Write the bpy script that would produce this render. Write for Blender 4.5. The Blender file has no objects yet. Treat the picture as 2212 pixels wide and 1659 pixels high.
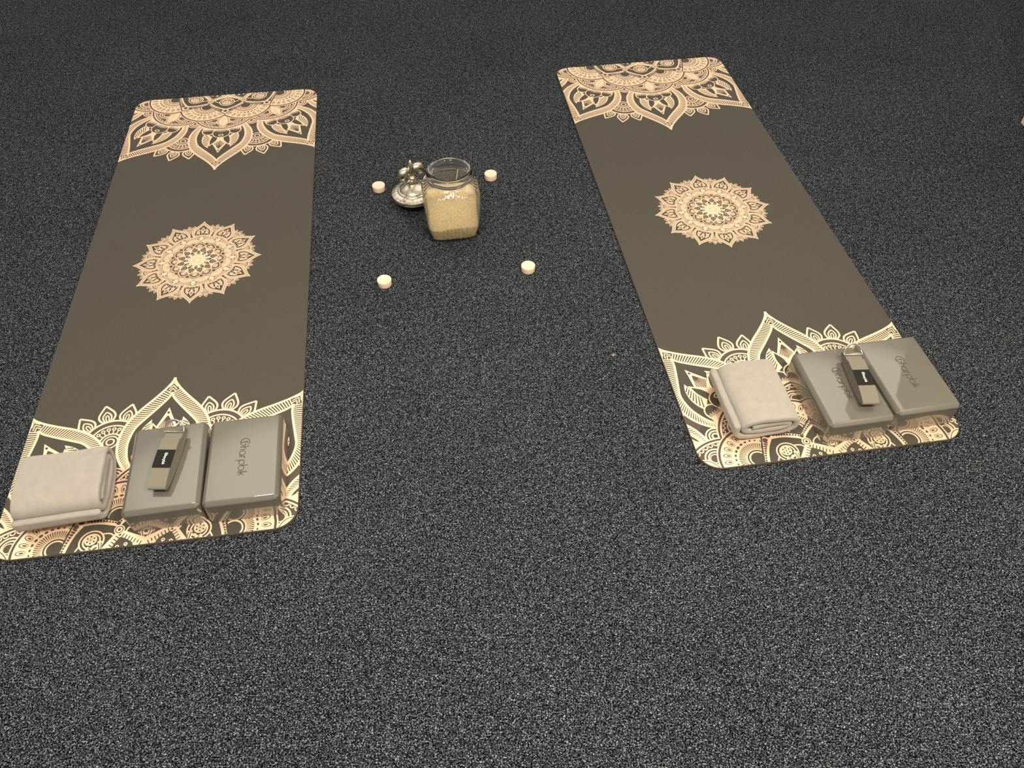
import bpy, bmesh, math, random
from mathutils import Vector, Matrix
from mathutils.geometry import tessellate_polygon

scene = bpy.context.scene
C = scene.collection
PI = math.pi
rad = math.radians

# ------------------------------------------------------------------ camera
F_PX, PITCH, ROLL, CAM_H = 1708.56, 0.859239, -0.004779, 1.42111
cam_d = bpy.data.cameras.new('camera')
cam_d.sensor_fit = 'HORIZONTAL'
cam_d.sensor_width = 36.0
cam_d.lens = 36.0 * F_PX / 2212.0
cam_d.clip_start = 0.02
cam = bpy.data.objects.new('camera', cam_d)
C.objects.link(cam)
fw = Vector((0, math.cos(PITCH), -math.sin(PITCH)))
rt = Vector((1, 0, 0))
up = Vector((0, math.sin(PITCH), math.cos(PITCH)))
r2 = math.cos(ROLL) * rt + math.sin(ROLL) * up
u2 = -math.sin(ROLL) * rt + math.cos(ROLL) * up
cam.matrix_world = Matrix(((r2.x, u2.x, -fw.x, 0), (r2.y, u2.y, -fw.y, 0),
                           (r2.z, u2.z, -fw.z, CAM_H), (0, 0, 0, 1)))
scene.camera = cam

# ------------------------------------------------------------------ world, lights, exposure
scene.view_settings.view_transform = 'Standard'
scene.view_settings.look = 'None'
scene.view_settings.exposure = 0.0
scene.view_settings.gamma = 1.0
scene.view_settings.use_curve_mapping = False

world = bpy.data.worlds.new('room_ambience')
scene.world = world
world.use_nodes = True
wn, wl = world.node_tree.nodes, world.node_tree.links
bg = wn['Background']
bg.inputs['Strength'].default_value = 1.0
_tc = wn.new('ShaderNodeTexCoord')                       # dim walls at the horizon, pale ceiling above


def _ramp(fac, stops):
    r = wn.new('ShaderNodeValToRGB')
    el = r.color_ramp.elements
    while len(el) < len(stops):
        el.new(.5)
    for i, (p, v) in enumerate(stops):
        el[i].position = p
        el[i].color = (1.0 * v, 0.90 * v, 0.76 * v, 1)
    wl.new(fac, r.inputs['Fac'])
    return r.outputs['Color']


_sp = wn.new('ShaderNodeSeparateXYZ')
wl.new(_tc.outputs['Generated'], _sp.inputs[0])
_base = _ramp(_sp.outputs['Z'], [(0.0, .05), (.15, .12), (.30, .40), (.42, .62), (.55, .66), (.72, .45), (1.0, .30)])
_mu = wn.new('ShaderNodeVectorMath')                     # added world lobe in place of unseen ceiling lights, brightens foil and block tops
_mu.operation = 'MULTIPLY'
_mu.inputs[1].default_value = (.42, 1, 1)
_no = wn.new('ShaderNodeVectorMath')
_no.operation = 'NORMALIZE'
_dt = wn.new('ShaderNodeVectorMath')
_dt.operation = 'DOT_PRODUCT'
_dt.inputs[1].default_value = (.07, .46, .885)
wl.new(_tc.outputs['Generated'], _mu.inputs[0])
wl.new(_mu.outputs[0], _no.inputs[0])
wl.new(_no.outputs[0], _dt.inputs[0])
_lobe = _ramp(_dt.outputs['Value'], [(0.0, 0.0), (.89, 0.0), (.955, 1.7), (1.0, 1.9)])
_ad = wn.new('ShaderNodeVectorMath')
_ad.operation = 'ADD'
wl.new(_base, _ad.inputs[0])
wl.new(_lobe, _ad.inputs[1])
wl.new(_ad.outputs[0], bg.inputs['Color'])


def ceiling_panel(name, x, y, z, sx, sy, watts, color=(1.0, 0.90, 0.75)):
    d = bpy.data.lights.new(name, 'AREA')
    d.shape = 'RECTANGLE'
    d.size, d.size_y = sx, sy
    d.energy = watts
    d.color = color
    o = bpy.data.objects.new(name, d)
    o.location = (x, y, z)
    C.objects.link(o)
    return o


ceiling_panel('ceiling_lamp', 0.90, 0.20, 2.3, 0.35, 0.35, 64)
ceiling_panel('ceiling_lamp', -0.50, 0.15, 2.3, 0.40, 0.40, 44)


# ------------------------------------------------------------------ materials
def mat(name, color=(.5, .5, .5), rough=.5, metal=0.0, **kw):
    m = bpy.data.materials.new(name)
    m.use_nodes = True
    b = m.node_tree.nodes['Principled BSDF']
    b.inputs['Base Color'].default_value = (*color, 1)
    b.inputs['Roughness'].default_value = rough
    b.inputs['Metallic'].default_value = metal
    for k, v in kw.items():
        b.inputs[k].default_value = v
    return m, m.node_tree.nodes, m.node_tree.links, b


def coords(nodes, links, scale=(1, 1, 1), rot=(0, 0, 0)):
    tc = nodes.new('ShaderNodeTexCoord')
    mp = nodes.new('ShaderNodeMapping')
    mp.inputs['Scale'].default_value = scale
    mp.inputs['Rotation'].default_value = rot
    links.new(tc.outputs['Object'], mp.inputs['Vector'])
    return mp.outputs['Vector']


def noise(nodes, links, vec, scale, detail=2, rough=.5, dist=0.0):
    n = nodes.new('ShaderNodeTexNoise')
    n.inputs['Scale'].default_value = scale
    n.inputs['Detail'].default_value = detail
    n.inputs['Roughness'].default_value = rough
    n.inputs['Distortion'].default_value = dist
    links.new(vec, n.inputs['Vector'])
    return n.outputs['Fac']


def ramp(nodes, links, fac, stops):
    r = nodes.new('ShaderNodeValToRGB')
    e = r.color_ramp.elements
    while len(e) < len(stops):
        e.new(0.5)
    for i, (p, c) in enumerate(stops):
        e[i].position = p
        e[i].color = (*c, 1) if len(c) == 3 else c
    links.new(fac, r.inputs['Fac'])
    return r.outputs['Color']


def bump(nodes, links, h, b, strength, dist):
    n = nodes.new('ShaderNodeBump')
    n.inputs['Strength'].default_value = strength
    n.inputs['Distance'].default_value = dist
    links.new(h, n.inputs['Height'])
    links.new(n.outputs['Normal'], b.inputs['Normal'])
    return n


def math_node(nodes, links, op, a, b):
    n = nodes.new('ShaderNodeMath')
    n.operation = op
    for i, v in enumerate((a, b)):
        if isinstance(v, (int, float)):
            n.inputs[i].default_value = v
        else:
            links.new(v, n.inputs[i])
    return n.outputs[0]


def carpet_material():
    m, n, l, b = mat('charcoal_carpet', rough=.9)
    b.inputs['Specular IOR Level'].default_value = 0.0
    v = coords(n, l)
    f1 = noise(n, l, v, 420, 2, .6, .8)
    f2 = noise(n, l, v, 95, 3, .55)
    f3 = noise(n, l, v, 3.0, 3, .5)
    s = math_node(n, l, 'ADD', f1, math_node(n, l, 'MULTIPLY', math_node(n, l, 'SUBTRACT', f2, .5), .16))
    s = math_node(n, l, 'ADD', s, math_node(n, l, 'MULTIPLY', math_node(n, l, 'SUBTRACT', f3, .5), .025))
    col = ramp(n, l, s, [(.39, (.0012, .0014, .0018)), (.47, (.010, .0118, .015)),
                         (.53, (.036, .0415, .049)), (.60, (.150, .172, .192)), (.71, (.45, .50, .545))])
    l.new(col, b.inputs['Base Color'])
    bump(n, l, s, b, .9, .006)
    return m


def mat_rubber():
    m, n, l, b = mat('dark_mat_rubber', (.058, .052, .040), .47)
    b.inputs['Specular IOR Level'].default_value = 0.33
    v = coords(n, l, rot=(0, 0, rad(33)))
    br = n.new('ShaderNodeTexBrick')
    br.inputs['Scale'].default_value = 46
    br.inputs['Mortar Size'].default_value = .10
    br.inputs['Mortar Smooth'].default_value = 1.0
    br.inputs['Brick Width'].default_value = .62
    br.inputs['Row Height'].default_value = .26
    br.inputs['Color1'].default_value = (1, 1, 1, 1)
    br.inputs['Color2'].default_value = (.75, .75, .75, 1)
    br.inputs['Mortar'].default_value = (0, 0, 0, 1)
    l.new(v, br.inputs['Vector'])
    f = noise(n, l, v, 14, 3)
    h = math_node(n, l, 'ADD', br.outputs['Color'], math_node(n, l, 'MULTIPLY', f, 1.6))
    bump(n, l, h, b, .26, .0018)
    return m


def foil_material():
    m, n, l, b = mat('copper_foil_print', (1.0, .73, .50), .40, .55)
    v = coords(n, l)
    f = noise(n, l, v, 60, 3)
    bump(n, l, f, b, .12, .001)
    return m


def block_material():
    m, n, l, b = mat('grey_foam_in_film', (.112, .103, .084), .40)
    b.inputs['Coat Weight'].default_value = 1.0
    b.inputs['Coat Roughness'].default_value = .05
    b.inputs['Coat IOR'].default_value = 1.8
    v = coords(n, l)
    f = noise(n, l, v, 30, 2)
    nb = n.new('ShaderNodeBump')
    nb.inputs['Strength'].default_value = .05
    nb.inputs['Distance'].default_value = .002
    l.new(f, nb.inputs['Height'])
    l.new(nb.outputs['Normal'], b.inputs['Coat Normal'])
    return m


def fleece_material():
    m, n, l, b = mat('grey_fleece', (.40, .355, .315), .95)
    b.inputs['Sheen Weight'].default_value = .35
    b.inputs['Sheen Roughness'].default_value = .5
    b.inputs['Specular IOR Level'].default_value = .1
    v = coords(n, l)
    f = noise(n, l, v, 55, 4, .6)
    col = ramp(n, l, f, [(.3, (.335, .306, .272)), (.7, (.380, .348, .312))])
    l.new(col, b.inputs['Base Color'])
    f2 = noise(n, l, v, 900, 3, .7)
    bump(n, l, f2, b, .6, .0018)
    return m


def webbing_material():
    m, n, l, b = mat('olive_webbing', (.19, .174, .135), .85)
    v = coords(n, l)
    w = n.new('ShaderNodeTexWave')
    w.inputs['Scale'].default_value = 230
    w.inputs['Distortion'].default_value = .6
    w.bands_direction = 'Y'
    l.new(v, w.inputs['Vector'])
    bump(n, l, w.outputs['Fac'], b, .4, .0006)
    return m


def glass_material():
    m, n, l, b = mat('clear_glass', (1, 1, 1), 0.0)
    b.inputs['Transmission Weight'].default_value = 1.0
    b.inputs['IOR'].default_value = 1.46
    return m


def sand_material():
    m, n, l, b = mat('pale_sand', (.62, .48, .25), .9)
    v = coords(n, l)
    f = noise(n, l, v, 420, 3, .6)
    col = ramp(n, l, f, [(.30, (.30, .21, .09)), (.42, (.62, .48, .24)), (.62, (.76, .62, .36)), (.75, (.85, .74, .50))])
    l.new(col, b.inputs['Base Color'])
    f2 = noise(n, l, v, 60, 4, .6)
    bump(n, l, f2, b, .6, .006)
    return m


def silver_material():
    m, n, l, b = mat('antique_silver', (.62, .56, .46), .34, 1.0)
    v = coords(n, l)
    f = noise(n, l, v, 70, 4, .6)
    col = ramp(n, l, f, [(.33, (.20, .165, .12)), (.46, (.66, .60, .50)), (.75, (.82, .77, .67))])
    l.new(col, b.inputs['Base Color'])
    bump(n, l, f, b, .25, .003)
    return m


M = {
    'carpet': carpet_material(), 'rubber': mat_rubber(), 'foil': foil_material(),
    'block': block_material(), 'fleece': fleece_material(), 'webbing': webbing_material(),
    'glass': glass_material(), 'sand': sand_material(), 'silver': silver_material(),
    'brown': mat('brown_print_ink', (.072, .050, .040), .45)[0],
    'edge': mat('mat_edge_foam', (.075, .055, .04), .8)[0],
    'ink': mat('dark_logo_ink', (.055, .045, .03), .5)[0],
    'label': mat('black_woven_label', (.004, .004, .004), .9)[0],
    'thread': mat('white_thread', (.85, .84, .80), .8)[0],
    'steel': mat('polished_steel', (.80, .78, .74), .12, 1.0)[0],
    'seal': mat('black_rubber_seal', (.006, .006, .006), .45)[0],
    'wall': mat('cream_wall_paint', (.80, .72, .58), .6)[0],
    'stick': mat('pale_stick', (.75, .70, .62), .7)[0],
    'lint': mat('beige_lint', (.55, .47, .32), .95)[0],
}
M['wax'], _n, _l, _b = mat('pale_pink_wax', (.90, .65, .50), .45)
_b.inputs['Subsurface Weight'].default_value = .35
_b.inputs['Subsurface Radius'].default_value = (.012, .006, .004)
_b.inputs['Subsurface Scale'].default_value = .6


# ------------------------------------------------------------------ object helpers
def link_mesh(name, verts, faces, materials, parent=None, mat_idx=None, smooth=False):
    me = bpy.data.meshes.new(name)
    me.from_pydata([tuple(v) for v in verts], [], faces)
    for m in (materials if isinstance(materials, (list, tuple)) else [materials]):
        me.materials.append(m)
    if mat_idx:
        me.polygons.foreach_set('material_index', mat_idx)
    if smooth:
        me.polygons.foreach_set('use_smooth', [True] * len(me.polygons))
    me.update()
    o = bpy.data.objects.new(name, me)
    C.objects.link(o)
    if parent:
        o.parent = parent
    return o


def link_bm(name, bm, m, parent=None, smooth=False):
    me = bpy.data.meshes.new(name)
    bmesh.ops.recalc_face_normals(bm, faces=bm.faces[:])
    bm.to_mesh(me)
    bm.free()
    for x in (m if isinstance(m, (list, tuple)) else [m]):
        me.materials.append(x)
    if smooth:
        me.polygons.foreach_set('use_smooth', [True] * len(me.polygons))
    o = bpy.data.objects.new(name, me)
    C.objects.link(o)
    if parent:
        o.parent = parent
    return o


def tag(o, label, cat, group=None):
    o['label'] = label
    o['category'] = cat
    if group:
        o['group'] = group
    return o


def thing(name, label, cat, loc=(0, 0, 0), rotz=0.0, group=None):
    o = bpy.data.objects.new(name, None)
    o.empty_display_size = .05
    C.objects.link(o)
    o.location = loc
    o.rotation_euler = (0, 0, rotz)
    return tag(o, label, cat, group)


def copy_tree(o, parent=None):
    c = o.copy()
    C.objects.link(c)
    if parent:
        c.parent = parent
    for ch in list(o.children):
        copy_tree(ch, c)
    return c


def lathe(profile, seg=48, cx=0, cy=0):
    verts, faces = [], []
    n = len(profile)
    for k in range(seg):
        a = 2 * PI * k / seg
        for r, z in profile:
            verts.append((cx + r * math.cos(a), cy + r * math.sin(a), z))
    for k in range(seg):
        k2 = (k + 1) % seg
        for i in range(n - 1):
            faces.append((k * n + i, k2 * n + i, k2 * n + i + 1, k * n + i + 1))
    return verts, faces


# ------------------------------------------------------------------ the setting
def setting(name, bm, m):
    o = link_bm(name, bm, m)
    o['kind'] = 'structure'
    return o


bm = bmesh.new()
bmesh.ops.create_grid(bm, x_segments=1, y_segments=1, size=1)
for v in bm.verts:
    v.co = Vector((v.co.x * 5.5, 2.2 + v.co.y * 5.5, 0))
setting('floor', bm, M['carpet'])

bm = bmesh.new()
bmesh.ops.create_cube(bm, size=1)
for v in bm.verts:
    v.co = Vector((1.742 + v.co.x * .12, .28 + v.co.y * 4.15, 1.22 + v.co.z * 2.44))
bmesh.ops.bevel(bm, geom=bm.edges[:], offset=.004, segments=2, affect='EDGES')
setting('wall_right', bm, M['wall'])

# ------------------------------------------------------------------ the mandala print, drawn as flat ink shapes
DARK, FOIL, BROWN = 0, 1, 3


class Ink:
    """flat shapes (layer, material, convex polygon) in a frame where the petal tip is at radius 1"""

    def __init__(self):
        self.p = []

    def poly(self, layer, m, pts):
        self.p.append((layer, m, pts))

    def rows(self, layer, m, half):                     # symmetric about Y: half = [(x, y), ...] from top to bottom
        for (x0, y0), (x1, y1) in zip(half, half[1:]):
            q = [(-x0, y0), (x0, y0), (x1, y1), (-x1, y1)]
            if x0 < 1e-6:
                q = q[1:]
            elif x1 < 1e-6:
                q = q[:3]
            self.poly(layer, m, q)

    def concave(self, layer, m, pts):
        for t in tessellate_polygon([[Vector((x, y, 0)) for x, y in pts]]):
            self.poly(layer, m, [pts[i] for i in t])

    def stroke(self, layer, m, pts, w, closed=False, w_end=None):
        n = len(pts)
        L, R = [], []
        for i, (x, y) in enumerate(pts):
            if closed:
                a, b = pts[i - 1], pts[(i + 1) % n]
            else:
                a, b = pts[max(i - 1, 0)], pts[min(i + 1, n - 1)]
            d1 = (x - a[0], y - a[1])
            d2 = (b[0] - x, b[1] - y)
            l1 = math.hypot(*d1) or 1e-9
            l2 = math.hypot(*d2) or 1e-9
            u1 = (d1[0] / l1, d1[1] / l1) if l1 > 1e-8 else (d2[0] / l2, d2[1] / l2)
            u2_ = (d2[0] / l2, d2[1] / l2) if l2 > 1e-8 else u1
            tx, ty = u1[0] + u2_[0], u1[1] + u2_[1]
            tl = math.hypot(tx, ty) or 1e-9
            tx, ty = tx / tl, ty / tl
            c = max(.45, tx * u1[0] + ty * u1[1])
            ww = w if w_end is None else w + (w_end - w) * i / (n - 1)
            h = ww / 2 / c
            L.append((x - ty * h, y + tx * h))
            R.append((x + ty * h, y - tx * h))
        for i in range(n if closed else n - 1):
            j = (i + 1) % n
            self.poly(layer, m, [L[i], R[i], R[j], L[j]])

    def ell(self, layer, m, cx, cy, rx, ry=None, rot=0.0, n=20):
        self.poly(layer, m, ell_pts(cx, cy, rx, ry, rot, n))

    def ring(self, layer, m, cx, cy, r, w, a0=0.0, a1=360.0, ry=None, n=28):
        full = abs(a1 - a0) >= 359.9
        k = max(5, int(n * abs(a1 - a0) / 360))
        pts = [(cx + r * math.cos(rad(a0 + (a1 - a0) * i / k)), cy + (ry or r) * math.sin(rad(a0 + (a1 - a0) * i / k)))
               for i in range(k if full else k + 1)]
        self.stroke(layer, m, pts, w, full)

    def add(self, other, ang):
        c, s = math.cos(ang), math.sin(ang)
        for l, m, pts in other.p:
            self.p.append((l, m, [(x * c + y * s, -x * s + y * c) for x, y in pts]))


def ell_pts(cx, cy, rx, ry=None, rot=0.0, n=20):
    ry = rx if ry is None else ry
    c, s = math.cos(rot), math.sin(rot)
    return [(cx + rx * math.cos(2 * PI * i / n) * c - ry * math.sin(2 * PI * i / n) * s,
             cy + rx * math.cos(2 * PI * i / n) * s + ry * math.sin(2 * PI * i / n) * c) for i in range(n)]


def smooth_path(pts, sub=4):
    out = []
    n = len(pts)
    for i in range(n - 1):
        p0, p1, p2, p3 = pts[max(i - 1, 0)], pts[i], pts[i + 1], pts[min(i + 2, n - 1)]
        for k in range(sub):
            t = k / sub
            out.append(tuple(.5 * (2 * p1[j] + (p2[j] - p0[j]) * t + (2 * p0[j] - 5 * p1[j] + 4 * p2[j] - p3[j]) * t * t
                                   + (3 * p1[j] - p0[j] - 3 * p2[j] + p3[j]) * t ** 3) for j in (0, 1)))
    out.append(pts[-1])
    return out


def mirrored(pts):
    return [(-x, y) for x, y in pts]


OUTER = smooth_path([(0, 1.002), (.006, .981), (.029, .944), (.066, .898), (.107, .851), (.139, .803), (.157, .754),
                     (.1625, .701), (.157, .655), (.140, .612), (.112, .572), (.07, .53)], 4)
INNER = smooth_path([(0, .927), (.010, .899), (.046, .850), (.084, .803), (.112, .764), (.125, .715),
                     (.126, .672), (.113, .615), (.08, .565)], 4)


def at_len(path, t):
    segs = [math.hypot(b[0] - a[0], b[1] - a[1]) for a, b in zip(path, path[1:])]
    d = t * sum(segs)
    for (a, b), s in zip(zip(path, path[1:]), segs):
        if d <= s:
            k = d / s if s else 0
            return (a[0] + (b[0] - a[0]) * k, a[1] + (b[1] - a[1]) * k)
        d -= s
    return path[-1]


def petal_sector():                                      # on a petal axis
    k = Ink()
    k.rows(6, BROWN, OUTER)                               # band ground
    for sgn in (1, -1):
        k.stroke(7, FOIL, [(x * sgn, y) for x, y in OUTER], .0092)
        k.stroke(9, FOIL, [(x * sgn, y) for x, y in INNER], .0085)
        a = [p for p in OUTER if p[1] < .962]
        for i in range(44):
            t = i / 43
            p, q = at_len(a, .030 + t * .96), at_len(INNER, .020 + t * .965)
            k.stroke(7, FOIL, [(p[0] * sgn, p[1]), (q[0] * sgn, q[1])], .0047)
        for y0, e in ((.979, .017), (.964, .017), (.949, .015)):  # nested chevrons in the tip
            k.poly(7, FOIL, [(0, y0), (sgn * e, y0 - e * 1.35), (sgn * (e - .004), y0 - e * 1.35 - .003), (0, y0 - .0062)])
    k.rows(8, DARK, INNER)
    # lotus
    for sgn in (1, -1):
        s = [(x * sgn, y) for x, y in smooth_path([(.046, .690), (.052, .735), (.056, .800)], 3)]
        o = [(x * sgn, y) for x, y in smooth_path([(.056, .800), (.080, .770), (.094, .730), (.094, .690), (.083, .655)], 4)]
        k.concave(10, FOIL, s + o[1:])
        for i in range(7):
            t = .18 + i * .11
            p = at_len(s, 1 - t * .85)
            q = at_len(o, min(.97, t + .10))
            d = (p[0] + (q[0] - p[0]) * .12, p[1] + (q[1] - p[1]) * .12)
            e = (p[0] + (q[0] - p[0]) * .86, p[1] + (q[1] - p[1]) * .86)
            k.stroke(11, BROWN, [d, e], .0035, w_end=.0052)
    top = [(0, .851), (.014, .815), (.036, .765), (.024, .725), (0, .69)]
    k.rows(12, FOIL, top)
    k.ell(13, DARK, 0, .826, .0045, .006)
    for i in range(9):
        a = (i - 4) / 4
        k.stroke(13, BROWN, [(a * .004, .812 - abs(a) * .006), (a * .026, .735 + abs(a) * .024)], .0022, w_end=.0042)
    for sgn in (1, -1):
        sp = smooth_path([(.012, .700), (.020, .738), (.050, .778)], 4)
        sq = smooth_path([(.050, .778), (.054, .735), (.044, .690)], 4)
        pts = [(x * sgn, y) for x, y in sp + sq[1:]]
        k.concave(14, DARK, pts)
        k.stroke(15, FOIL, pts, .0055)
        k.ell(15, FOIL, sgn * .068, .636, .036, .040)
        k.ell(16, DARK, sgn * .068, .636, .0305, .0345)
    k.ell(17, FOIL, 0, .662, .0475, .0455, n=28)
    k.ell(18, DARK, 0, .662, .0425, .0405, n=28)
    k.ring(19, FOIL, 0, .683, .011, .0048, ry=.0085)
    # sunburst around the flower's base
    for sgn in (1, -1):
        for (cx, r, y0, y1) in ((0.0, .040, .655, .645), (.068, .030, .640, .632)):
            if cx == 0 and sgn < 0:
                continue
            n = 15 if cx == 0 else 11
            for i in range(n):
                a = -1 + 2 * i / (n - 1)
                x = sgn * cx + a * r
                yt = y0 - (.006 if i % 2 else 0) - abs(a) * .010 * (1 if cx == 0 else -.3)
                k.poly(19, FOIL, [(x - .0032, .585), (x + .0032, .585), (x + .0012, yt), (x - .0012, yt)])
        k.poly(19, FOIL, [(-.10, .575), (.10, .575), (.095, .622), (-.095, .622)])
    return k


def bloom_sector():                                      # between two petals
    k = Ink()
    cx, cy = 0, .738
    for ph in (-38, 0, 38):                              # three florets standing on the arc
        fl = Ink()
        half = smooth_path([(0, .084), (.010, .070), (.026, .045), (.029, .025), (.018, .005), (.008, -.004)], 3)
        fl.rows(1, BROWN, half)
        drop = smooth_path([(0, .053), (.010, .042), (.0155, .026), (.010, .004)], 3)
        in_ = [(0, .036), (.005, .030), (.0055, .016), (.003, .004)]
        for s in (1, -1):
            fl.stroke(2, FOIL, [(x * s, y) for x, y in half], .0072)
            fl.stroke(2, FOIL, [(x * s, y) for x, y in drop], .0056)
            fl.stroke(2, FOIL, [(x * s, y) for x, y in in_], .0045)
        a = rad(ph)
        ox, oy = cx + math.sin(a) * .098, cy + math.cos(a) * .098
        aa = a * .62
        c, s = math.cos(aa), math.sin(aa)
        for l, m, pts in fl.p:
            k.p.append((l, m, [(ox + x * c + y * s, oy - x * s + y * c) for x, y in pts]))
    k.ell(3, BROWN, cx, cy, .102, n=40)
    k.ring(4, FOIL, cx, cy, .100, .0075, -20, 200, n=60)
    k.ring(4, FOIL, cx, cy, .0765, .0062, -20, 200, n=50)
    k.ring(4, FOIL, cx, cy, .038, .0062, -30, 210)
    for i in range(7):
        a = rad(90 + (i - 3) * 18.5)
        p = (cx + .041 * math.cos(a), cy + .041 * math.sin(a))
        q = (cx + .0545 * math.cos(a), cy + .0545 * math.sin(a))
        k.stroke(4, FOIL, [p, q], .0042)
        k.ring(4, FOIL, cx + .061 * math.cos(a), cy + .061 * math.sin(a), .0058, .0042, n=14)
    k.ring(4, FOIL, cx, cy, .0265, .0052)
    k.ring(4, FOIL, cx, cy + .001, .0135, .0055)
    # arcs closing the gap at the inner end
    k.ell(20, FOIL, 0, .572, .040, .040)
    k.ell(21, DARK, 0, .572, .034, .034)
    k.ring(22, FOIL, 0, .572, .025, .0065)
    k.ring(22, FOIL, 0, .574, .012, .0065)
    return k


def leaf_scallop():                                      # on a petal axis
    k = Ink()
    cy = .4575
    k.ell(23, FOIL, 0, cy, .1700, n=64)
    k.ell(24, BROWN, 0, cy, .1640, n=64)
    k.ell(25, FOIL, 0, cy, .1560, n=64)
    k.ell(26, BROWN, 0, cy, .1490, n=64)
    for i in range(17):                                  # little loops hanging under the rim
        a = rad(90 + (i - 8) * 8.6)
        px, py = cy * 0 + .1450 * math.cos(a), cy + .1450 * math.sin(a)
        k.ring(27, FOIL, px, py, .0078, .0045, math.degrees(a) + 80, math.degrees(a) + 280, n=20)
    for s in (1, -1):
        for r, w in ((.040, .0062), (.028, .0056)):
            k.ring(27, FOIL, s * .052, .530, r, w, n=30)
        k.ell(27, FOIL, s * .049, .534, .0205, .019)
        k.ell(28, BROWN, s * .049, .534, .0165, .0155)
    leaf = smooth_path([(0, .606), (.012, .588), (.027, .562), (.029, .540), (.018, .512), (0, .490)], 4)
    k.rows(29, FOIL, [(x * 1.18, .547 + (y - .547) * 1.10) for x, y in leaf])
    k.rows(30, DARK, leaf)
    k.rows(31, FOIL, [(x * .90, .547 + (y - .547) * .93) for x, y in leaf])
    for i in range(6):
        y = .515 + i * .013
        k.stroke(32, DARK, [(-.004 + i * .0006, y), (.010, y + .014)], .0009)
    return k


def fan_scallop():                                       # between two petal axes
    k = Ink()
    cy = .404
    k.ell(33, FOIL, 0, cy, .1480, n=56)
    k.ell(34, BROWN, 0, cy, .1430, n=56)
    k.ell(35, FOIL, 0, cy, .1345, n=56)
    for i in range(11):                                  # drops under the rim
        a = rad(90 + (i - 5) * 15.0)
        px, py = .109 * math.cos(a), cy + .109 * math.sin(a)
        k.ell(36, BROWN, px, py, .0165, .0092, a, 16)
        k.ell(37, FOIL, px - .001 * math.cos(a), py - .001 * math.sin(a), .0140, .0068, a, 16)
        k.ell(38, BROWN, px - .003 * math.cos(a), py - .003 * math.sin(a), .0078, .0032, a, 10)
    for i in range(11):                                  # row of dots
        a = rad(90 + (i - 5) * 13.5)
        r = .0062 - .0032 * abs(i - 5) / 5
        k.ell(36, BROWN, .081 * math.cos(a), cy + .081 * math.sin(a), r * .85, r * 1.2, a + PI / 2 * 0, 12)
    for i in range(25):                                  # rays
        a = rad(90 + (i - 12) * 6.6)
        p = (.043 * math.cos(a), cy + .043 * math.sin(a))
        q = (.069 * math.cos(a), cy + .069 * math.sin(a))
        k.stroke(36, BROWN, [p, q], .0016, w_end=.0043)
    k.ell(37, DARK, 0, cy, .0390, n=28)
    k.ell(38, FOIL, 0, cy, .0335, n=28)
    k.ell(39, DARK, 0, cy, .0275, n=28)
    return k


def kite_sector():                                       # on a petal axis: beaded kite with a seed head
    k = Ink()
    for s in (1, -1):
        k.stroke(44, DARK, [(0, .472), (s * .0995, .3715)], .0060)
    k.poly(45, FOIL, [(0, .468), (.0980, .3660), (.06, .20), (-.06, .20), (-.0980, .3660)])
    k.ell(46, BROWN, 0, .440, .0105, .0115)
    for s in (1, -1):
        for i in range(11):
            t = i / 10
            x, y = s * (.022 + t * .070), .431 - t * .074
            k.ell(46, BROWN, x, y, .0100 if i else .0100, .0043 if i else .0080, s * rad(66 - t * 26) if i else s * rad(50), 12)
    half = smooth_path([(0, .419), (.034, .401), (.066, .374), (.088, .346), (.080, .322), (.048, .290), (0, .262)], 3)
    k.rows(47, FOIL, [(x * 1.05 + .004 * (x > 0), y + .006 * (y > .3)) for x, y in half])
    k.rows(48, DARK, half)
    # hood, seed head and drop
    for r, l in ((.042, 49), (.030, 51)):
        k.ell(l, FOIL, 0, .346, r, r * .98, n=26)
        k.ell(l + 1, DARK, 0, .346, r - .0055, r * .98 - .0055, n=26)
    for s in (1, -1):
        wing = [(s * x, y) for x, y in smooth_path([(.038, .352), (.062, .335), (.066, .305), (.050, .285)], 3)]
        k.stroke(49, FOIL, wing, .0052)
        k.poly(53, FOIL, [(s * .016, .335), (s * .030, .325), (s * .008, .285), (0, .285)])
        k.stroke(54, DARK, [(s * .017, .327), (s * .006, .292)], .0034)
        k.stroke(54, DARK, [(s * .025, .322), (s * .010, .290)], .0028)
    k.ell(55, FOIL, 0, .352, .0205, n=22)
    for i in range(6):
        a = i * PI / 3
        k.ell(56, DARK, .0125 * math.cos(a), .352 + .0125 * math.sin(a), .0034, n=8)
        k.ell(56, DARK, .0065 * math.cos(a + .5), .352 + .0065 * math.sin(a + .5), .0016, n=6)
    k.ell(56, DARK, 0, .352, .0028, n=8)
    k.ring(55, FOIL, 0, .315, .0085, .0042, ry=.0105)
    return k


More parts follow.
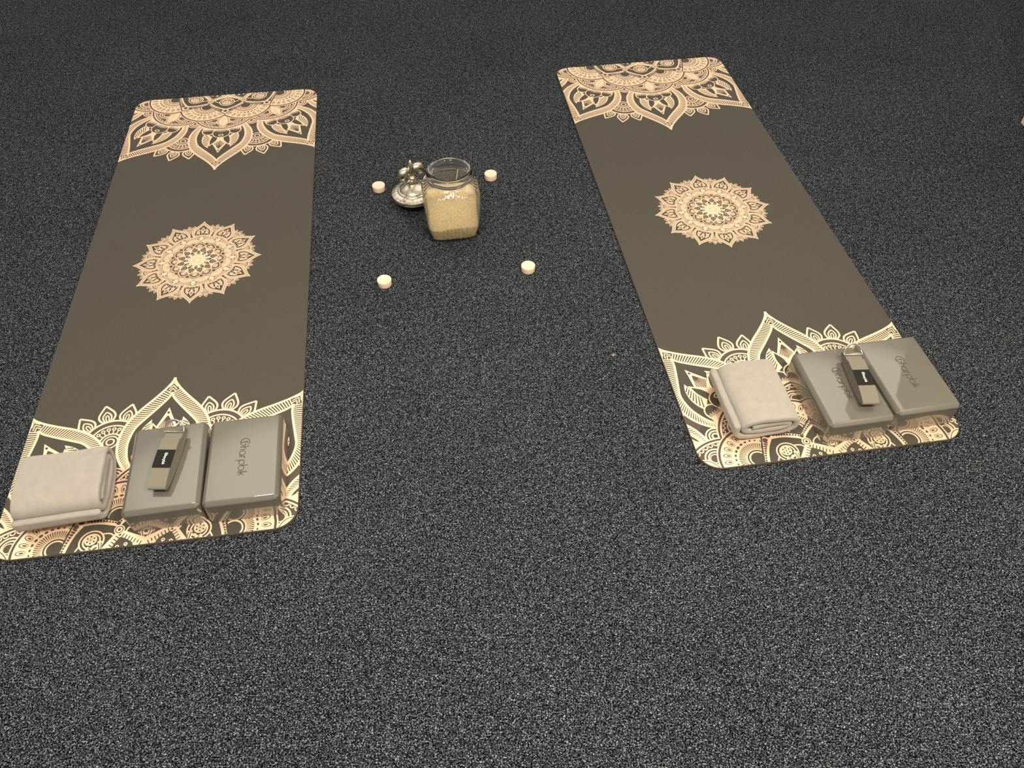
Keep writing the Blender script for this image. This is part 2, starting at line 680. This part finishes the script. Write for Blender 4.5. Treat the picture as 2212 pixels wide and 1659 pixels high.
def junction_sector():                                   # between two petal axes: dots, ring, ladders, pins
    k = Ink()
    for x, y, r in ((0, .372, .0072), (-.013, .356, .0062), (.013, .356, .0062), (0, .352, .0032)):
        k.ell(57, DARK, x, y, r, n=12)
    # ladders run from the ring at .345 to the petal axes at .262
    bx, by = .262 * math.sin(rad(15)), .262 * math.cos(rad(15))
    k.poly(57, FOIL, [(0, .347), (bx * 1.12, by * 1.12), (bx, by), (0, .1), (-bx, by), (-bx * 1.12, by * 1.12)])
    lens = smooth_path([(0, .316), (.022, .296), (.042, .266), (.050, .240), (.040, .214), (0, .192)], 3)
    k.rows(59, DARK, lens)
    for s in (1, -1):
        for i in range(8):
            t = (i + .8) / 8.5
            x, y = s * t * bx * 1.02, .340 + (by * 1.06 - .340) * t
            nx, ny = s * .62, .78
            k.stroke(58, DARK, [(x - nx * .001, y - ny * .001), (x - nx * .017, y - ny * .017)], .0036)
    for a in (-8.2, -2.7, 2.7, 8.2):
        x, y = .285 * math.sin(rad(a)), .285 * math.cos(rad(a)) - abs(a) * .0012
        k.ring(60, FOIL, x, y, .0046, .0036, n=12)
        k.stroke(60, FOIL, [(x, y - .006), (x * .94, y - .030)], .0036)
    k.ell(61, FOIL, 0, .345, .0175, n=20)
    k.ell(62, DARK, 0, .345, .0135, n=20)
    k.ell(63, FOIL, 0, .345, .0105, n=18)
    k.ell(64, DARK, 0, .345, .0050, n=12)
    for i in range(5):
        k.stroke(60, FOIL, [((i - 2) * .011, .226), ((i - 2) * .013, .246)], .0028)
    return k


def heart():                                             # the middle of the small medallion
    k = Ink()
    k.ell(65, FOIL, 0, 0, .205, n=48)
    for j in range(12):
        sec = Ink()
        lens = smooth_path([(0, .235), (.016, .212), (.026, .180), (.022, .150), (0, .132)], 3)
        sec.rows(66, FOIL, [(x * 1.35, y + (.012 if y > .18 else -.004)) for x, y in lens])
        sec.rows(67, DARK, lens)
        for i in range(4):
            sec.stroke(68, FOIL, [((i - 1.5) * .009, .146 + abs(i - 1.5) * .006), ((i - 1.5) * .010, .182)], .0034)
        sec.ell(68, DARK, .118 * math.sin(rad(15)), .118 * math.cos(rad(15)), .0110, .0062, -rad(15), 10)
        k.add(sec, j * PI / 6)
    for i in range(24):
        a = i * PI / 12
        k.stroke(69, DARK, [(.028 * math.cos(a), .028 * math.sin(a)), (.088 * math.cos(a), .088 * math.sin(a))], .0010, w_end=.0030)
    k.ring(69, DARK, 0, 0, .060, .0018)
    k.ell(70, FOIL, 0, 0, .020, n=16)
    return k


def mandala():
    k = Ink()
    P = [petal_sector(), leaf_scallop(), kite_sector()]
    B = [bloom_sector(), fan_scallop(), junction_sector()]
    for j in range(12):
        for s in P:
            k.add(s, j * PI / 6)
        for s in B:
            k.add(s, j * PI / 6 + PI / 12)
    k.add(heart(), 0)
    return k


# ------------------------------------------------------------------ yoga mats
MAT_W, MAT_L, MAT_T, MAT_R = .61, 1.7654, .006, .050


def rounded_rect(w, l, r, n=10):
    pts = []
    for cx, cy, a0 in ((w / 2 - r, l / 2 - r, 0), (-w / 2 + r, l / 2 - r, 90), (-w / 2 + r, -l / 2 + r, 180), (w / 2 - r, -l / 2 + r, 270)):
        for i in range(n + 1):
            a = rad(a0 + 90 * i / n)
            pts.append((cx + r * math.cos(a), cy + r * math.sin(a)))
    return pts


CLIP = rounded_rect(MAT_W - .003, MAT_L - .003, MAT_R - .0015)


def clip_poly(pts):
    hw, hl, r = MAT_W / 2 - .002, MAT_L / 2 - .002, MAT_R
    xs = [p[0] for p in pts]
    ys = [p[1] for p in pts]
    if max(xs) < -hw or min(xs) > hw or max(ys) < -hl or min(ys) > hl:
        return None
    if (max(xs) < hw and min(xs) > -hw and max(ys) < hl and min(ys) > -hl and
            (max(abs(min(xs)), abs(max(xs))) < hw - r or max(abs(min(ys)), abs(max(ys))) < hl - r)):
        return pts
    out = pts
    n = len(CLIP)
    for i in range(n):
        a, b = CLIP[i], CLIP[(i + 1) % n]
        ex, ey = b[0] - a[0], b[1] - a[1]
        if abs(ex) + abs(ey) < 1e-9:
            continue
        res = []
        m = len(out)
        for j in range(m):
            p, q = out[j], out[(j + 1) % m]
            sp = ex * (p[1] - a[1]) - ey * (p[0] - a[0])
            sq = ex * (q[1] - a[1]) - ey * (q[0] - a[0])
            if sp >= 0:
                res.append(p)
            if (sp >= 0) != (sq >= 0):
                t = sp / (sp - sq)
                res.append((p[0] + (q[0] - p[0]) * t, p[1] + (q[1] - p[1]) * t))
        out = res
        if len(out) < 3:
            return None
    return out


def yoga_mat_mesh():
    verts, faces, idx = [], [], []
    b = .0012
    loops = [(0, 0.0004, 0), (0, MAT_T - b, 0), (b, MAT_T, 0)]
    n = len(rounded_rect(1, 1, .1))
    for inset, z, _ in loops:
        for x, y in rounded_rect(MAT_W - 2 * inset, MAT_L - 2 * inset, MAT_R - inset):
            verts.append((x, y, z))
    for k in range(2):
        for i in range(n):
            j = (i + 1) % n
            faces.append((k * n + i, k * n + j, (k + 1) * n + j, (k + 1) * n + i))
            idx.append(2)
    faces.append(tuple(range(2 * n, 3 * n)))
    idx.append(0)
    faces.append(tuple(range(n - 1, -1, -1)))
    idx.append(2)

    man = mandala()
    R_END, V_END, R_MID = .613, 1.045, .1715

    def put(tf, inner):
        for num, (layer, m, pts) in enumerate(man.p):
            if inner and max(x * x + y * y for x, y in pts) < .2 ** 2:
                continue
            q = clip_poly([tf(x, y) for x, y in pts])
            if not q:
                continue
            area = sum(q[i - 1][0] * q[i][1] - q[i][0] * q[i - 1][1] for i in range(len(q)))
            if abs(area) < 1e-12:
                continue
            if area < 0:
                q = q[::-1]
            z = MAT_T + .00004 + layer * .000016 + (num % 13) * .0000012
            s = len(verts)
            verts.extend((x, y, z) for x, y in q)
            faces.append(tuple(range(s, s + len(q))))
            idx.append(m)

    put(lambda x, y: (x * R_END, -V_END + y * R_END), True)
    put(lambda x, y: (-x * R_END, V_END - y * R_END), True)
    put(lambda x, y: (x * R_MID, y * R_MID), False)
    me = bpy.data.meshes.new('yoga_mat')
    me.from_pydata(verts, [], faces)
    for m in (M['rubber'], M['foil'], M['edge'], M['brown']):
        me.materials.append(m)
    me.polygons.foreach_set('material_index', idx)
    me.update()
    return me


LEFT_MAT = (-.85913, 1.67262, .13233)
RIGHT_MAT = (.58634, 1.88685, .14380)
mat_mesh = yoga_mat_mesh()
for (x, y, t), lab in ((LEFT_MAT, 'dark yoga mat with copper mandala print, left one, its near corner cut off'),
                       (RIGHT_MAT, 'dark yoga mat with copper mandala print, the right one, lying beyond the candles')):
    o = bpy.data.objects.new('yoga_mat', mat_mesh)
    C.objects.link(o)
    o.location = (x, y, 0)
    o.rotation_euler = (0, 0, t)
    tag(o, lab, 'yoga mat', 'pair of printed yoga mats')

# ------------------------------------------------------------------ lettering (single-line letters)


def arc(cx, cy, r, a0, a1, n=16):
    return [(cx + r * math.cos(rad(a0 + (a1 - a0) * i / n)), cy + r * math.sin(rad(a0 + (a1 - a0) * i / n))) for i in range(n + 1)]


def logo_polys(weight):
    k = Ink()
    x = 0.0

    def put(lines):
        for pts in lines:
            k.stroke(0, 0, [(px + x, py) for px, py in pts], weight)
    c, r = (.84, .84), .80
    put([arc(c[0], c[1], r, 40, 345, 36), [(c[0] + r * math.cos(rad(345)), c[1] + r * math.sin(rad(345))), (c[0] + .78, .90), (c[0] + .40, .90)],
         [(c[0], .06), (c[0], .95)]])
    k.poly(0, 0, [(c[0] + x - .22, .95), (c[0] + x + .22, .95), (c[0] + x, 1.42)])
    x += 1.92
    put([[(0, 0), (0, 1.66)], smooth_path([(0, .62), (.10, .88), (.30, 1.0), (.50, .90), (.58, .66), (.58, 0)], 4)])
    x += .86
    put([arc(.5, .5, .5, 0, 360, 30), [(1, 0), (1, .55)]])
    x += 1.28
    put([[(0, 0), (0, 1)], smooth_path([(0, .60), (.12, .88), (.34, 1.0), (.52, .95)], 4)])
    x += .76
    put([arc(.5, .5, .5, 0, 360, 30), [(0, -.64), (0, .55)]])
    x += 1.24
    put([arc(.5, .5, .5, 0, 360, 30), [(0, .45), (0, 1.66)]])
    x += 1.24
    put([[(0, 0), (0, 1)], [(0, 1.26), (0, 1.40)]])
    x += .24
    put([[(0, 0), (0, 1.66)], smooth_path([(0, .50), (.22, .58), (.42, .76), (.54, 1.04)], 3), smooth_path([(.10, .53), (.30, .46), (.46, .26), (.56, 0)], 3)])
    return [p for _, _, p in k.p], x + .56


def logo_object(name, m, parent, x_height, weight, loc, z):
    """letters run towards -Y, their tops towards +X"""
    polys, width = logo_polys(weight)
    verts, faces = [], []
    for p in polys:
        s = len(verts)
        for a, b in p:
            verts.append((loc[0] + b * x_height, loc[1] - (a - width / 2) * x_height, z))
        f = tuple(range(s, s + len(p)))
        q = [verts[i] for i in f]
        area = sum(q[i - 1][0] * q[i][1] - q[i][0] * q[i - 1][1] for i in range(len(q)))
        faces.append(f if area > 0 else f[::-1])
    return link_mesh(name, verts, faces, m, parent)


# ------------------------------------------------------------------ yoga blocks
BW, BL, BH = .1532, .2207, .0650
bm = bmesh.new()
bmesh.ops.create_cube(bm, size=1)
for v in bm.verts:
    v.co = Vector((v.co.x * BW, v.co.y * BL, (v.co.z + .5) * BH))
low = [e for e in bm.edges if all(v.co.z < .001 for v in e.verts)]
rest = [e for e in bm.edges if e not in low]
bmesh.ops.bevel(bm, geom=rest, offset=.0085, segments=1, affect='EDGES', clamp_overlap=True)
bmesh.ops.bevel(bm, geom=[e for e in bm.edges if max(v.co.z for v in e.verts) > .02], offset=.0014, segments=2, profile=.5, affect='EDGES', clamp_overlap=True)
foam_proto = link_bm('foam_body', bm, M['block'])
for p in foam_proto.data.polygons:
    p.use_smooth = True
foam_proto.data.set_sharp_from_angle(angle=rad(24))

BLOCKS = [((-.5623, .9658), .1419, 'grey foam yoga block with dark lettering, bare, on the right of the left mat'),
          ((-.7191, .9451), .1587, 'grey foam yoga block under the strap, beside the folded blanket on the left mat'),
          ((.7445, 1.1598), .1577, 'grey foam yoga block under the strap, in the middle of the right mat end'),
          ((.9003, 1.1936), .1635, 'grey foam yoga block with dark lettering, bare, at the right edge of the right mat')]
block = thing('yoga_block', BLOCKS[0][2], 'yoga block', group='film-wrapped yoga blocks')
foam_proto.parent = block
lg = logo_object('logo_print', M['ink'], block, .01165, .135, (-.0083, .0015), BH + .00025)
lg['label'] = 'dark printed lettering'
for i, ((x, y), t, lab) in enumerate(BLOCKS):
    o = block if i == 0 else copy_tree(block)
    o.location = (x, y, MAT_T + .0009)
    o.rotation_euler = (0, 0, t)
    o['label'] = lab


# ------------------------------------------------------------------ rolled cloth: flat spirals
def spiral_line(half_w, half_h, pitch, turns, start, power=2.6, step=5):
    """from the left side (-X) downwards, under, right, over and inwards"""
    pts = []
    n = int(turns * 360 / step)
    for i in range(n + 1):
        a = start + rad(i * step)
        k = pitch * i * step / 360
        A, B = max(half_w - k, pitch * .6), max(half_h - k, pitch * .16)
        c, s = math.cos(a), math.sin(a)
        x = A * math.copysign(abs(c) ** (2 / power), c)
        z = B * math.copysign(abs(s) ** (2 / power), s)
        pts.append((x, z))
    return pts


def resample(pts, d):
    out = [pts[0]]
    acc = 0.0
    for a, b in zip(pts, pts[1:]):
        L = math.hypot(b[0] - a[0], b[1] - a[1])
        while L > 0 and acc + L >= d:
            t = (d - acc) / L
            a = (a[0] + (b[0] - a[0]) * t, a[1] + (b[1] - a[1]) * t)
            out.append(a)
            L = math.hypot(b[0] - a[0], b[1] - a[1])
            acc = 0.0
        acc += L
    return out


def sheet_mesh(line, thick, length, rows, edge, wob=0.0, seed=1, lean=0.0):
    """thicken a section line (X, Z) and extrude it along Y; rounded rims; returns bmesh"""
    rng = random.Random(seed)
    ph = [rng.uniform(0, 6.3) for _ in range(6)]
    n = len(line)
    nor = []
    for i in range(n):
        a, b = line[max(i - 1, 0)], line[min(i + 1, n - 1)]
        dx, dz = b[0] - a[0], b[1] - a[1]
        L = math.hypot(dx, dz) or 1e-9
        nor.append((-dz / L, dx / L))
    stations = []
    if edge > 0:
        for i in range(4):
            a = rad(90 * i / 3)
            stations.append((-length / 2 + edge * (1 - math.sin(a)), 1 - .9 * (1 - math.cos(PI / 2 - a)) if i < 3 else 1))
        stations = [(-length / 2 + edge * (1 - math.sin(rad(q))), .35 + .65 * math.sin(rad(q)) ** .5 if q else .35) for q in (0, 25, 55, 90)][::1]
        stations.sort()
        stations = [(-length / 2, .40), (-length / 2 + edge * .18, .72), (-length / 2 + edge * .5, .92), (-length / 2 + edge, 1.0)]
    else:
        stations = [(-length / 2, 1.0)]
    inner = [(-length / 2 + edge + (length - 2 * edge) * i / rows, 1.0) for i in range(1, rows)]
    back = [(-y, s) for y, s in stations[::-1]]
    st = stations + inner + back
    bm = bmesh.new()
    grid = []
    for y, s in st:
        h = thick / 2 * s
        ring = []
        off = [wob * (math.sin(i * .21 + y * 30 + ph[0]) + .6 * math.sin(i * .47 + ph[1] + y * 55) + .5 * math.sin(i * .09 + ph[2])) for i in range(n)]
        yo = [y + wob * 1.2 * math.sin(i * .13 + ph[3]) * (1 if y > 0 else -1) for i in range(n)]
        for i in range(n):
            x, z = line[i]
            x2, z2 = x + lean * z * y, z
            ring.append(bm.verts.new((x2 + nor[i][0] * (h + off[i]), yo[i], z2 + nor[i][1] * (h + off[i]))))
        for i in range(n - 1, -1, -1):
            x, z = line[i]
            ring.append(bm.verts.new((x + lean * z * y - nor[i][0] * (h - off[i]), yo[i], z - nor[i][1] * (h - off[i]))))
        grid.append(ring)
    m = 2 * n
    for a, b in zip(grid, grid[1:]):
        for i in range(m):
            j = (i + 1) % m
            bm.faces.new((a[i], a[j], b[j], b[i]))
    for ring in (grid[0], grid[-1]):
        for i in range(n - 1):
            bm.faces.new((ring[i], ring[i + 1], ring[m - 2 - i], ring[m - 1 - i]))
    return bm


def blanket(label, loc, rotz, half_w, half_h, length, start, turns, seed, power=2.8, th=.0125, pitch=.0158):
    line = spiral_line(half_w - th / 2, half_h - th / 2, pitch, turns, start, power)
    line = resample(line, .0035)
    bm = sheet_mesh(line, th, length, 14, .006, .0006, seed)
    for v in bm.verts:
        v.co.z += half_h
    o = link_bm('folded_blanket', bm, M['fleece'], smooth=True)
    o.location = loc
    o.rotation_euler = (0, 0, rotz)
    tag(o, label, 'blanket', 'folded grey fleece blankets')
    return o


ZM = MAT_T + .0010
blanket('folded grey fleece blanket on the left mat, its rolled end towards the blocks',
        (-.925, .911, ZM), rad(90 + 10), .087, .0435, .170, PI - rad(2), 2.0, 3, 3.4, .0130, .0160)
blanket('folded grey fleece blanket on the right mat, its rolled end facing the viewer',
        (.549, 1.143, ZM), rad(8.5), .080, .0400, .176, PI - rad(10), 2.02, 5, 3.2, .0150, .0162)


# ------------------------------------------------------------------ straps on the blocks
def d_ring_bm(half, wire, tall):
    path = [(-half, 0), (half, 0)] + [(half * math.cos(rad(a)), tall * math.sin(rad(a))) for a in range(8, 180, 12)]
    bm = bmesh.new()
    rings = []
    n = len(path)
    for i in range(n):
        a, b = path[i - 1], path[(i + 1) % n]
        d = Vector((b[0] - a[0], b[1] - a[1], 0)).normalized()
        s = Vector((-d.y, d.x, 0))
        rings.append([bm.verts.new(Vector((path[i][0], path[i][1], 0)) + s * wire * math.cos(2 * PI * j / 10) + Vector((0, 0, wire * math.sin(2 * PI * j / 10)))) for j in range(10)])
    for i in range(n):
        a, b = rings[i], rings[(i + 1) % n]
        for j in range(10):
            bm.faces.new((a[j], a[(j + 1) % 10], b[(j + 1) % 10], b[j]))
    return bm


def make_strap(label):
    t = thing('yoga_strap', label, 'yoga strap', group='rolled yoga straps')
    th, pitch = .0021, .0038
    hl, hh = .080, .0155
    line = resample(spiral_line(hl - th, hh - th / 2, pitch, 3.6, rad(62), 2.3, 3), .0022)
    bm = sheet_mesh(line, th, .037, 4, 0, 0)
    # the section runs along X here; turn it so the strap runs along Y
    for v in bm.verts:
        s, w, z = v.co.x, v.co.y, v.co.z
        v.co = Vector((w, s, z + hh + z * .16 * s / hl))
    link_bm('webbing', bm, M['webbing'], t, smooth=False)

    def top_z(s):
        c = abs(s / (hl - th)) ** 2.3
        z = (hh - th / 2) * max(0, 1 - c) ** (1 / 2.3) + th / 2
        return hh + z * (1 + .16 * s / hl)
    # woven patch lying on the top layer
    verts, faces = [], []
    y0, y1, n = -.034, .009, 8
    for i in range(n + 1):
        y = y0 + (y1 - y0) * i / n
        for x in (-.0187, .0187):
            for dz in (-.0003, .0006):
                verts.append((x, y, top_z(y) + dz))
    for i in range(n):
        a, b = i * 4, i * 4 + 4
        faces += [(a + 1, a + 3, b + 3, b + 1), (a, b, b + 2, a + 2), (a, a + 1, b + 1, b), (a + 2, b + 2, b + 3, a + 3)]
    faces += [(0, 2, 3, 1), (n * 4, n * 4 + 1, n * 4 + 3, n * 4 + 2)]
    lab = link_mesh('woven_label', verts, faces, M['label'], t)
    lab['label'] = 'black woven label'
    lt = logo_object('label_lettering', M['thread'], lab, .0034, .24, (-.0005, -.0125), 0)
    for v in lt.data.vertices:
        v.co.z = top_z(v.co.y) + .0010
    lt['label'] = 'white lettering'
    for k, (tilt, dy, dz) in enumerate(((30, .058, .0035), (52, .061, .0045))):
        r = link_bm('d_ring', d_ring_bm(.0205, .0016, .024), M['steel'], t, smooth=True)
        r.location = (0, dy, top_z(dy) - .0015 + dz * .3)
        r.rotation_euler = (rad(tilt), 0, rad(3 * k))
        r['label'] = 'shiny steel ring'
    return t


BT = MAT_T + .0009 + BH


def on_block(block_i, lx, ly):
    (x, y), t, _ = BLOCKS[block_i]
    return (x + lx * math.cos(t) - ly * math.sin(t), y + lx * math.sin(t) + ly * math.cos(t), BT + .0004)


strap = make_strap('rolled olive webbing strap with black label, on the left block of the left mat')
strap.location = on_block(1, .0098, .0065)
strap.rotation_euler = (0, 0, .1587 - rad(9.8))
strap2 = copy_tree(strap)
strap2['label'] = 'rolled olive webbing strap with black label, on the middle block of the right mat'
strap2.location = on_block(2, .0335, -.001)
strap2.rotation_euler = (0, 0, .1577 - rad(7.4))


# ------------------------------------------------------------------ candles
def candle():
    pr = [(0, 0), (.0172, 0), (.0180, .0008), (.0182, .0020), (.0190, .0168), (.0187, .0180), (.0178, .0185),
          (.0166, .0181), (.0100, .0178), (0, .0177)]
    v, f = lathe(pr, 40)
    return link_mesh('tealight_candle', v, f, M['wax'], smooth=True)


CANDLES = [((-.3970, 1.999), 'pale pink tealight candle on the carpet left of the jar lid'),
           ((-.0620, 2.056), 'pale pink tealight candle behind the jar on its right, farthest candle'),
           ((.0450, 1.631), 'pale pink tealight candle nearest the right mat, in front of the jar'),
           ((-.3370, 1.577), 'pale pink tealight candle nearest the left mat, in front of the jar')]
ct = tag(candle(), CANDLES[0][1], 'candle', 'tealights around the jar')
for i, ((x, y), lab) in enumerate(CANDLES):
    o = ct if i == 0 else copy_tree(ct)
    o.location = (x, y, 0.0004)
    o['label'] = lab


# ------------------------------------------------------------------ glass jar with sand
def super_sq(a, half, corner, ribs=0.0):
    """radius of a rounded square at angle a, with shallow flutes down the middle of each side"""
    c, s = abs(math.cos(a)), abs(math.sin(a))
    p = 2 + 5.0 * (1 - corner)
    r = half / ((c ** p + s ** p) ** (1 / p))
    if ribs:
        x = r * min(c, s)                                # distance along the side from its middle
        w = max(0.0, 1 - (x / (half * .62)) ** 4)
        r -= ribs * w * (.5 - .5 * math.cos(x / half * PI * 10.5))
    return r


def jar_rings(levels, seg):
    verts, faces = [], []
    for z, half, corner, ribs in levels:
        for k in range(seg):
            a = 2 * PI * k / seg
            r = super_sq(a, half, corner, ribs)
            verts.append((r * math.cos(a), r * math.sin(a), z))
    for i in range(len(levels) - 1):
        for k in range(seg):
            k2 = (k + 1) % seg
            faces.append((i * seg + k, i * seg + k2, (i + 1) * seg + k2, (i + 1) * seg + k))
    return verts, faces


JAR = (-.166, 1.820)
JAR_T = rad(8.5)
SEG = 256
outer = [(.004, .030, .6, 0), (.0025, .052, .45, 0), (.0015, .060, .40, 0), (.003, .0675, .40, 0), (.008, .0708, .42, 0), (.014, .0722, .45, .0008),
         (.040, .0738, .45, .0014), (.050, .0744, .45, .0004), (.080, .0766, .45, .0003), (.110, .0790, .46, .0004), (.124, .0792, .50, .0012), (.138, .0755, .60, .0018),
         (.148, .0680, .75, .0014), (.156, .0590, .90, .0006), (.161, .0540, 1, 0), (.165, .0525, 1, 0), (.168, .0545, 1, 0), (.171, .0590, 1, 0),
         (.175, .0625, 1, 0), (.180, .0635, 1, 0), (.186, .0625, 1, 0), (.190, .0590, 1, 0), (.1915, .0550, 1, 0), (.1905, .0500, 1, 0), (.186, .0470, 1, 0),
         (.176, .0460, 1, 0), (.166, .0465, 1, 0), (.160, .0495, 1, 0), (.154, .0555, .9, 0), (.145, .0655, .75, 0), (.136, .0728, .6, 0), (.124, .0764, .5, 0),
         (.110, .0763, .46, 0), (.080, .0739, .45, 0), (.040, .0710, .45, 0), (.014, .0692, .45, 0), (.008, .0665, .42, 0), (.0055, .0590, .45, 0), (.005, .030, .6, 0)]
jv, jf = jar_rings(outer, SEG)
jf.append(tuple(range(SEG - 1, -1, -1)))
last = (len(outer) - 1) * SEG
jf.append(tuple(range(last, last + SEG)))
jar = thing('glass_jar', 'square clear glass jar with a round mouth, part filled with sand, between the mats', 'jar', (*JAR, .0004), JAR_T)
g = link_mesh('glass_body', jv, jf, M['glass'], jar, smooth=True)

rng = random.Random(4)


def sand_radius(a, half, z):
    r = super_sq(a, half, .45)
    c, s_ = abs(math.cos(a)), abs(math.sin(a))
    x = r * min(c, s_)
    g = abs(((x / .0105) + .5) % 1 - .5) * .0105         # distance to the nearest flute
    if x < .036 and z < .075:
        r -= .0030 * max(0.0, 1 - (g / .0014) ** 2) * min(1, max(0, (z - .012) / .006))
    return r


def sand_top(x, y):
    t = min(1.0, max(0.0, (y + .066) / .132))            # the sand lies heaped towards the back
    return .046 + .002 * math.sin(x * 42 + 1) + .0015 * math.sin(y * 61 + x * 30) + .04 * x + .050 * t * t * (3 - 2 * t)


lv = [(.0054, .030, .6, 0), (.0058, .0586, .45, 0), (.0083, .0662, .42, 0), (.0142, .06895, .45, 0), (.030, .07015, .45, 0), (.040, .0708, .45, 0)]
SS = 512
lv = lv[:4] + [(.020, .0695, .45, 0)] + lv[4:]
sv, sf = jar_rings(lv, SS)
for i, (z, half, corner, _) in enumerate(lv):
    if z > .013:
        for k in range(SS):
            a = 2 * PI * k / SS
            r = sand_radius(a, half, z)
            sv[i * SS + k] = (r * math.cos(a), r * math.sin(a), z)
base = len(sv)
rad_steps = [1.0, .92, .8, .65, .5, .35, .2, .08]
for fr in rad_steps:
    for k in range(SS):
        a = 2 * PI * k / SS
        r = super_sq(a, .0708, .45)
        z = sand_top(r * math.cos(a), r * math.sin(a))
        r = sand_radius(a, .0708 + (z - .040) * .0725 - .0001, z if fr == 1.0 else 1) * fr
        x, y = r * math.cos(a), r * math.sin(a)
        sv.append((x, y, sand_top(x, y)))
for k in range(SS):
    k2 = (k + 1) % SS
    sf.append(((len(lv) - 1) * SS + k, (len(lv) - 1) * SS + k2, base + k2, base + k))
    for i in range(len(rad_steps) - 1):
        sf.append((base + i * SS + k, base + i * SS + k2, base + (i + 1) * SS + k2, base + (i + 1) * SS + k))
sf.append(tuple(base + (len(rad_steps) - 1) * SS + k for k in range(SS)))
sf.append(tuple(range(SS - 1, -1, -1)))
sand = link_mesh('sand_fill', sv, sf, M['sand'], smooth=True)
sand.location = (*JAR, .0004)
sand.rotation_euler = (0, 0, JAR_T)
tag(sand, 'pale yellow sand lying in the bottom of the glass jar', 'sand')
sand['kind'] = 'stuff'

# ------------------------------------------------------------------ jar lid with lily finial
LID = (-.286, 1.940)
lid = thing('jar_lid', 'round antique silver jar lid with lily shaped knob, standing left of the jar', 'lid', (*LID, .0004), rad(37))
v, f = lathe([(0, 0), (.046, 0), (.0495, .002), (.0505, .006), (.0495, .009), (.0505, .012), (.0495, .015), (.0505, .018), (.049, .022), (.0, .022)], 56)
s = link_mesh('rubber_seal', v, f, M['seal'], lid, smooth=True)
s['label'] = 'black rubber seal'
v, f = lathe([(0, .0215), (.057, .0215), (.0605, .0225), (.0618, .0250), (.0610, .0272), (.0592, .0282), (.0595, .0300), (.0628, .0312), (.0638, .0330),
              (.0630, .0352), (.0560, .0392), (.0500, .0415), (.0462, .0420), (.0452, .0440), (.0415, .0462), (.0395, .0462), (.0385, .0484),
              (.0320, .0535), (.0240, .0580), (.0170, .0605), (.0125, .0635), (.0110, .0660), (.0125, .0690), (.0120, .0715), (.0, .0725)], 208)
v = [(x, y, z + (.0003 * math.sin(26 * math.atan2(y, x)) if .047 < math.hypot(x, y) < .0615 and z > .0312 else 0)) for x, y, z in v]
plate = link_mesh('lid_plate', v, f, M['silver'], lid, smooth=True)
plate.data.set_sharp_from_angle(angle=rad(38))


def tube(points, radii, seg=12, squash=1.0):
    bm = bmesh.new()
    rings = []
    n = len(points)
    for i in range(n):
        a, b = Vector(points[max(i - 1, 0)]), Vector(points[min(i + 1, n - 1)])
        d = (b - a).normalized()
        yv = Vector((0, 1, 0))
        s_ = d.cross(yv).normalized()
        rings.append([bm.verts.new(Vector(points[i]) + s_ * radii[i] * math.cos(2 * PI * j / seg) + yv * radii[i] * squash * math.sin(2 * PI * j / seg)) for j in range(seg)])
    for a, b in zip(rings, rings[1:]):
        for j in range(seg):
            bm.faces.new((a[j], a[(j + 1) % seg], b[(j + 1) % seg], b[j]))
    bm.faces.new(rings[0])
    bm.faces.new(rings[-1][::-1])
    return bm


fin = link_bm('knob_spear', tube([(0, 0, .070), (0, 0, .080), (0, 0, .090), (0, 0, .100), (0, 0, .112), (0, 0, .124), (0, 0, .135), (0, 0, .143)],
                                 [.0075, .0060, .0055, .0085, .0112, .0098, .0055, .0006], 14, .75), M['silver'], lid, smooth=True)
for sg in (1, -1):
    pts = [(sg * x, 0, z) for x, z in ((.003, .080), (.005, .094), (.010, .107), (.018, .114), (.027, .111), (.032, .102), (.030, .093), (.024, .090))]
    link_bm('knob_petal', tube(pts, [.0045, .0055, .0085, .0120, .0135, .0125, .0095, .0045], 14, 1.0), M['silver'], lid, smooth=True)
    pts = [(sg * x, 0, z) for x, z in ((.002, .083), (.008, .077), (.015, .071), (.018, .066))]
    link_bm('knob_root', tube(pts, [.0035, .0050, .0055, .0030], 10, .9), M['silver'], lid, smooth=True)
v, f = lathe([(.0, .079), (.0085, .079), (.0105, .081), (.0112, .0835), (.0105, .086), (.0085, .088), (0, .088)], 24)
link_mesh('knob_band', v, f, M['silver'], lid, smooth=True)

# ------------------------------------------------------------------ thin stick in the jar, lint on the carpet
bm = bmesh.new()
bmesh.ops.create_cone(bm, cap_ends=True, segments=8, radius1=.0007, radius2=.0007, depth=1)
stick = link_bm('incense_stick', bm, M['stick'])
p0, p1 = Vector((-.166, 1.822, .0700)), Vector((-.146, 1.866, .160))
stick.location = (p0 + p1) / 2
stick.scale = (1, 1, (p1 - p0).length)
stick.rotation_euler = (p1 - p0).to_track_quat('Z', 'Y').to_euler()
tag(stick, 'thin pale stick leaning inside the mouth of the glass jar', 'stick')


def lint(label, loc, size, seed):
    rg = random.Random(seed)
    bm = bmesh.new()
    for _ in range(9):
        a = rg.uniform(0, 6.28)
        L = rg.uniform(.4, 1) * size
        o = Vector((rg.uniform(-.5, .5) * size, rg.uniform(-.3, .3) * size, .0012))
        pts = [o + Vector((math.cos(a + t * .8) * L * (t - .5), math.sin(a + t * .8) * L * (t - .5) * .6, .0015 * math.sin(t * 3))) for t in (0, .25, .5, .75, 1)]
        prev = None
        for p in pts:
            w = .0006
            ring = [bm.verts.new(p + Vector((dx * w, dy * w, dz * w))) for dx, dy, dz in ((1, 0, 0), (0, 0, 1), (-1, 0, 0), (0, 0, -1))]
            if prev:
                for j in range(4):
                    bm.faces.new((prev[j], prev[(j + 1) % 4], ring[(j + 1) % 4], ring[j]))
            prev = ring
    o = link_bm('lint_tuft', bm, M['lint'])
    o.location = loc
    tag(o, label, 'lint')


lint('small beige tuft of lint on the carpet left of the right mat', (.2486, 1.3167, .001), .012, 2)
